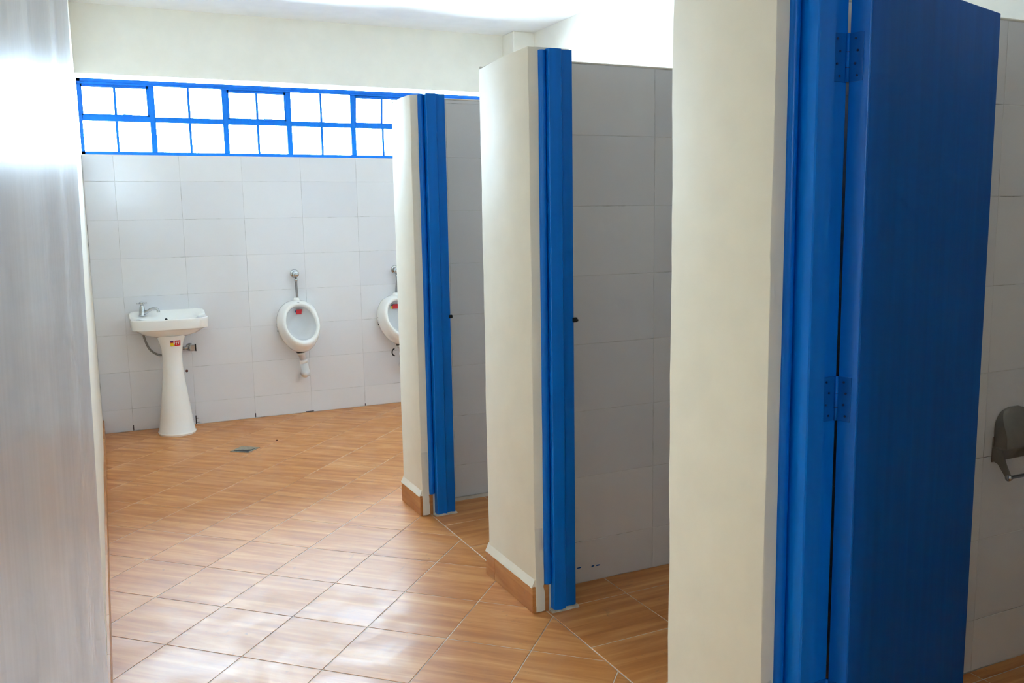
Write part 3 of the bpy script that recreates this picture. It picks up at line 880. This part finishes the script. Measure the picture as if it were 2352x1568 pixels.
# angle valve and its hose under the basin
av = empty('angle_valve', (0.585, YB - 0.006, 0.54)); av.parent = wb; av.matrix_parent_inverse = Matrix.Translation((-BX, -(YB - 0.19), 0))
MB().tube([(0, 0, 0), (0, -0.004, 0), (0, -0.010, 0)], [0.027, 0.027, 0.020], 20).obj('wall_flange', M_CHROME, av, True)
MB().tube([(0, -0.004, 0), (0, -0.045, 0), (-0.004, -0.058, 0)], [0.013, 0.013, 0.011], 16).obj('valve_body', M_CHROME, av, True)
MB().box(-0.004, 0.030, -0.064, -0.030, -0.021, 0.021, 0.004).obj('valve_handle', M_CHROME, av)
MB().box(0.030, 0.036, -0.066, -0.028, -0.024, 0.024, 0.001).obj('handle_end', M_BLACK, av)
MB().tube([(0, -0.04, 0), (-0.03, -0.04, 0), (-0.05, -0.04, 0)], [0.009, 0.009, 0.011], 14).obj('outlet_nut', M_CHROME, av, True)
hp = bez([(-0.05, -0.04, 0.0), (-0.12, -0.035, -0.030), (-0.195, -0.025, -0.037), (-0.25, -0.022, 0.0), (-0.278, -0.028, 0.065), (-0.29, -0.045, 0.14), (-0.288, -0.062, 0.20)], 8)
MB().tube(hp, 0.0068, 12).obj('supply_hose', M_HOSE, av, True)
av['label'] = 'chrome angle valve with grey supply hose behind the pedestal'

# brown plug in a drilled hole
o = MB().tube([(0.557, YB - 0.008, 0.377), (0.5575, YB - 0.012, 0.377)], [0.010, 0.007], 10).obj('screw_plug', M_BROWN, None)
o.location = (0, 0, 0)
tag(o, 'tiny brown screw plug in the tiles right of the pedestal', 'screw plug')

# ---- urinals
def urinal(cx, sticker_mode, label, tilt):
    UZ = 0.652
    root = empty('urinal', (cx, YB - 0.008, UZ))
    def egg(w, up, dn, y_top, y_bot, n=64):
        out = []
        for i in range(n):
            t = 2 * math.pi * i / n; c_, s_ = math.cos(t), math.sin(t)
            x = w * math.copysign(abs(c_) ** 0.88, c_) * (1 + 0.10 * s_ - 0.05 * abs(s_))
            z = (up if s_ >= 0 else dn) * math.copysign(abs(s_) ** 0.94, s_)
            f = (up - z) / (up + dn)
            y = y_top + (y_bot - y_top) * f
            out.append((x, -y, z))
        return out
    rings = [egg(.140, .165, .140, 0, 0), egg(.145, .171, .155, .012, .012), egg(.147, .172, .180, .038, .060), egg(.146, .170, .190, .058, .115), egg(.140, .166, .182, .076, .180), egg(.131, .160, .158, .090, .238),
             egg(.125, .155, .134, .098, .268), egg(.118, .148, .116, .101, .277), egg(.111, .141, .104, .099, .276), egg(.105, .134, .095, .092, .266), egg(.101, .129, .091, .078, .244),
             egg(.096, .122, .096, .055, .190), egg(.086, .108, .095, .036, .110), egg(.060, .075, .068, .027, .055), egg(.02, .025, .02, .024, .034)]
    m = MB(); m.loft(rings[:11], True, True, False)
    body = smooth_angle(m.obj('bowl_body', M_CHINA, root), 60)
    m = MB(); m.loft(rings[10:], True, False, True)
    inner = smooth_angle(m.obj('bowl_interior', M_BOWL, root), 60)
    # top inlet spud
    m = MB(); m.tube([(0, -.035, .165), (0, -.035, .178), (0, -.035, .190)], [.028, .022, .019], 18); m.obj('inlet_boss', M_CHINA, root, True)
    m = MB(); m.tube([(0, -.088, .158), (0, -.0915, .1555)], [.009, .007], 10); o = m.obj('flush_hole', M_DARK, root); o.scale = (1.4, 1, 0.5); o.location = (0, 0, .0775)
    # fixing holes on the left cheek
    for (yy, zz) in ((.050, .012), (.050, -.038)):
        MB().tube([(-.1400, -yy, zz), (-.1475, -yy, zz)], .0036, 10).obj('fixing_hole', M_BLACK, root)
    for (yy, zz) in ((.050, .022),):
        MB().tube([(.1420, -yy, zz), (.1500, -yy, zz)], .0036, 10).obj('fixing_hole', M_BLACK, root)
    # outlet and waste pipe
    wp = empty('waste_pipe'); wp.parent = root; wp.location = (0.0, -.100, -.178)
    MB().tube([(0, 0, .02), (0, 0, -.006), (0, 0, -.014)], [.036, .032, .030], 20).obj('outlet_boss', M_CHINA, wp, True)
    MB().tube([(0, 0, -.010), (0, 0, -.016)], [.031, .031], 20).obj('rubber_ring', M_BLACK, wp, True)
    tl = tilt
    MB().tube([(0, 0, -.016), (tl * .2, 0, -.032), (tl * .21, 0, -.033), (tl * .5, 0, -.075)], [.028, .028, .022, .022], 18).obj('pipe_upper', M_PVC, wp, True)
    MB().tube([(tl * .5, 0, -.070), (tl * .52, 0, -.074), (tl * .62, 0, -.094), (tl * .63, 0, -.095)], [.024, .028, .028, .025], 18).obj('pipe_collar', M_PVC, wp, True)
    MB().tube([(tl * .6, 0, -.09), (tl * .9, 0, -.150), (tl * .91, 0, -.151), (tl, 0.0, -.188)], [.0265, .0265, .030, .030], 18).obj('pipe_lower', M_PVC, wp, True)
    MB().tube(bez([(tl * .95, 0.0, -.172), (tl * .97, .02, -.182), (tl * .97, .05, -.184), (tl * .97, .086, -.184)], 4), .022, 14).obj('pipe_elbow', M_PVC, wp, True)
    # sticker inside the bowl
    def st(x0, x1, z0, z1, mat, lift):
        # interior back surface around z = .10: y ~ -(.035...)
        y = lambda z: -(.037 + max(0, (z - .085)) * 0.85) - lift
        mm = MB(); f = [(x0, y(z0), z0), (x1, y(z0), z0), (x1, y(z1), z1), (x0, y(z1), z1)]
        mm.add(f + [(a, b + .003, c2) for a, b, c2 in f], [(0, 1, 2, 3), (7, 6, 5, 4), (0, 4, 5, 1), (1, 5, 6, 2), (2, 6, 7, 3), (3, 7, 4, 0)])
        mm.obj('sticker', mat, root)
    if sticker_mode == 0:
        st(-.008, .030, .070, .106, M_RED, .004); st(-.014, -.004, .084, .100, M_NAVY, .0046); st(.004, .012, .080, .098, M_WHITE, .0046); st(.016, .023, .076, .094, M_WHITE, .0046)
    else:
        st(-.030, .034, .068, .104, M_RED, .004); st(-.044, -.022, .070, .090, M_YEL, .0046); st(-.040, -.018, .092, .104, M_NAVY, .0048)
        for x in (-.012, .002, .016): st(x, x + .008, .076, .092, M_WHITE, .0048)
        # pipe bracket
        MB().tube([(-.030 + .034 * math.cos(t) * 0.6, -.06, -.255 + .026 * math.sin(t)) for t in [math.radians(a) for a in range(90, 280, 12)]], .0045, 8).obj('pipe_clip', M_BLACK, root)
    tag(root, label, 'urinal', 'wall urinals on the far wall')
    return root
urinal(1.316, 0, 'white wall urinal with square red sticker, beside the basin', 0.030)
urinal(2.050, 1, 'white wall urinal partly hidden by the farthest stall pier', 0.036)

def flush_valve(cx, label, bend):
    root = empty('flush_valve', (cx, YB - 0.006, 1.010))
    MB().tube([(0, 0, 0), (0, -.006, 0), (0, -.012, 0), (0, -.016, 0)], [.031, .031, .027, .020], 24).obj('wall_rosette', M_CHROME, root, True)
    MB().tube([(0, -.012, 0), (0, -.060, -.004), (0, -.062, -.004)], [.021, .021, .017], 20).obj('valve_body', M_CHROME, root, True)
    MB().tube([(0, -.060, -.004), (0, -.078, -.005), (0, -.082, -.005)], [.014, .0135, .010], 18).obj('push_button', M_CHROME, root, True)
    MB().tube([(0, -.045, -.012), (0, -.045, -.036), (0, -.045, -.0361), (0, -.045, -.052)], [.009, .009, .0115, .0115], 14).obj('outlet_nut', M_CHROME, root, True)
    MB().tube(bez([(0, -.045, -.045), (bend * .1, -.045, -.09), (bend * .5, -.042, -.135), (bend, -.035, -.185)], 8), .0088, 12).obj('hose', M_HOSE, root, True)
    tag(root, label, 'valve', 'chrome flush valves above the urinals')
flush_valve(1.318, 'chrome flush valve and hose above the urinal beside the basin', 0.006)
flush_valve(2.062, 'chrome flush valve half hidden by the farthest stall pier', -0.008)

# ---- floor drain
dr = empty('floor_drain', (drain_c[0], drain_c[1], 0.0)); dr.rotation_euler = (0, 0, -ANG + math.radians(3))
S = 0.064
fm = MB()
for (a, b, c2, d) in ((-S, S, -S, -S + .012), (-S, S, S - .012, S), (-S, -S + .012, -S, S), (S - .012, S, -S, S)): fm.box(a, b, c2, d, 0.0, 0.003, .0006)
fm.obj('drain_frame', M_GRATE, dr)
MB().box(-S + .012, S - .012, -S + .012, S - .012, 0.0002, 0.0010).obj('drain_pit', M_DARK, dr)
gp = MB()
q = [(-S + .014, -S + .03), (-.012, -S + .045), (.01, -.012), (S - .02, .005), (S - .014, S - .014), (-S + .014, S - .014)]
gp.loft([[(x, y, .0010) for x, y in q], [(x, y, .0034) for x, y in q]], True, True, True); gp.obj('grate_plate', M_GRATE, dr)
tag(dr, 'small square metal floor drain set among the brown tiles', 'drain')
# crumb on the floor near the drain
m = MB(); m.tube([(0, 0, 0), (0, 0, .003), (0, 0, .006)], [.007, .0085, .003], 9); o = m.obj('floor_crumb', M_BROWN); o.location = (1.0, 5.63, 0.0)
tag(o, 'tiny dark brown crumb on the floor behind the drain', 'crumb')

# ---- toilet paper holder in the near stall
YP3 = 1.690
ph = empty('paper_holder', (2.345, YP3, 0.70))
PW = 0.165
MB().box(0.0, PW, -.003, 0.0, -.055, .020, .001).obj('back_plate', M_STEEL, ph)
# cover flap: hinged plate with big rounded upper corners, bellied outwards
m = MB(); top, bot, rad = .104, -.008, .058; x0c, x1c = .006, PW - .006
rows = []
for i in range(15):
    z = bot + (top - bot) * (1 - math.cos(math.pi / 2 * i / 14) if False else i / 14)
    d = z - (top - rad); ins = 0.0 if d <= 0 else rad - math.sqrt(max(0, rad * rad - d * d))
    t = (top - z) / (top - bot); y = -.006 - .040 * math.sin(min(1, t * 1.15) * math.pi / 2)
    xa, xb = x0c + ins * 0.98, x1c - ins * 0.98
    rows.append([(xa, -.001, z)] + [(xa + (xb - xa) * k / 8, y + (.003 if k in (0, 8) else 0), z) for k in range(9)] + [(xb, -.001, z)])
m.loft(rows, True, True, True); smooth_angle(m.obj('cover_flap', M_STEEL, ph), 50)
for x in (0.0, PW - .003):
    mm = MB(); q = [(-.001, -.012), (-.001, -.048), (-.022, -.056), (-.050, -.092), (-.062, -.096), (-.064, -.082), (-.046, -.046), (-.034, -.012)]
    mm.loft([[(x, y, z) for y, z in q], [(x + .003, y, z) for y, z in q]], True, True, True); mm.obj('side_bracket', M_STEEL, ph)
MB().tube([(-.004, -.058, -.088), (.006, -.058, -.088), (.0061, -.058, -.088), (PW - .006, -.058, -.088), (PW - .0059, -.058, -.088), (PW + .004, -.058, -.088)], [.009, .009, .0055, .0055, .009, .009], 14).obj('roller', M_CHROME, ph, True)
tag(ph, 'stainless steel toilet paper holder on the tiled stall wall', 'paper holder')
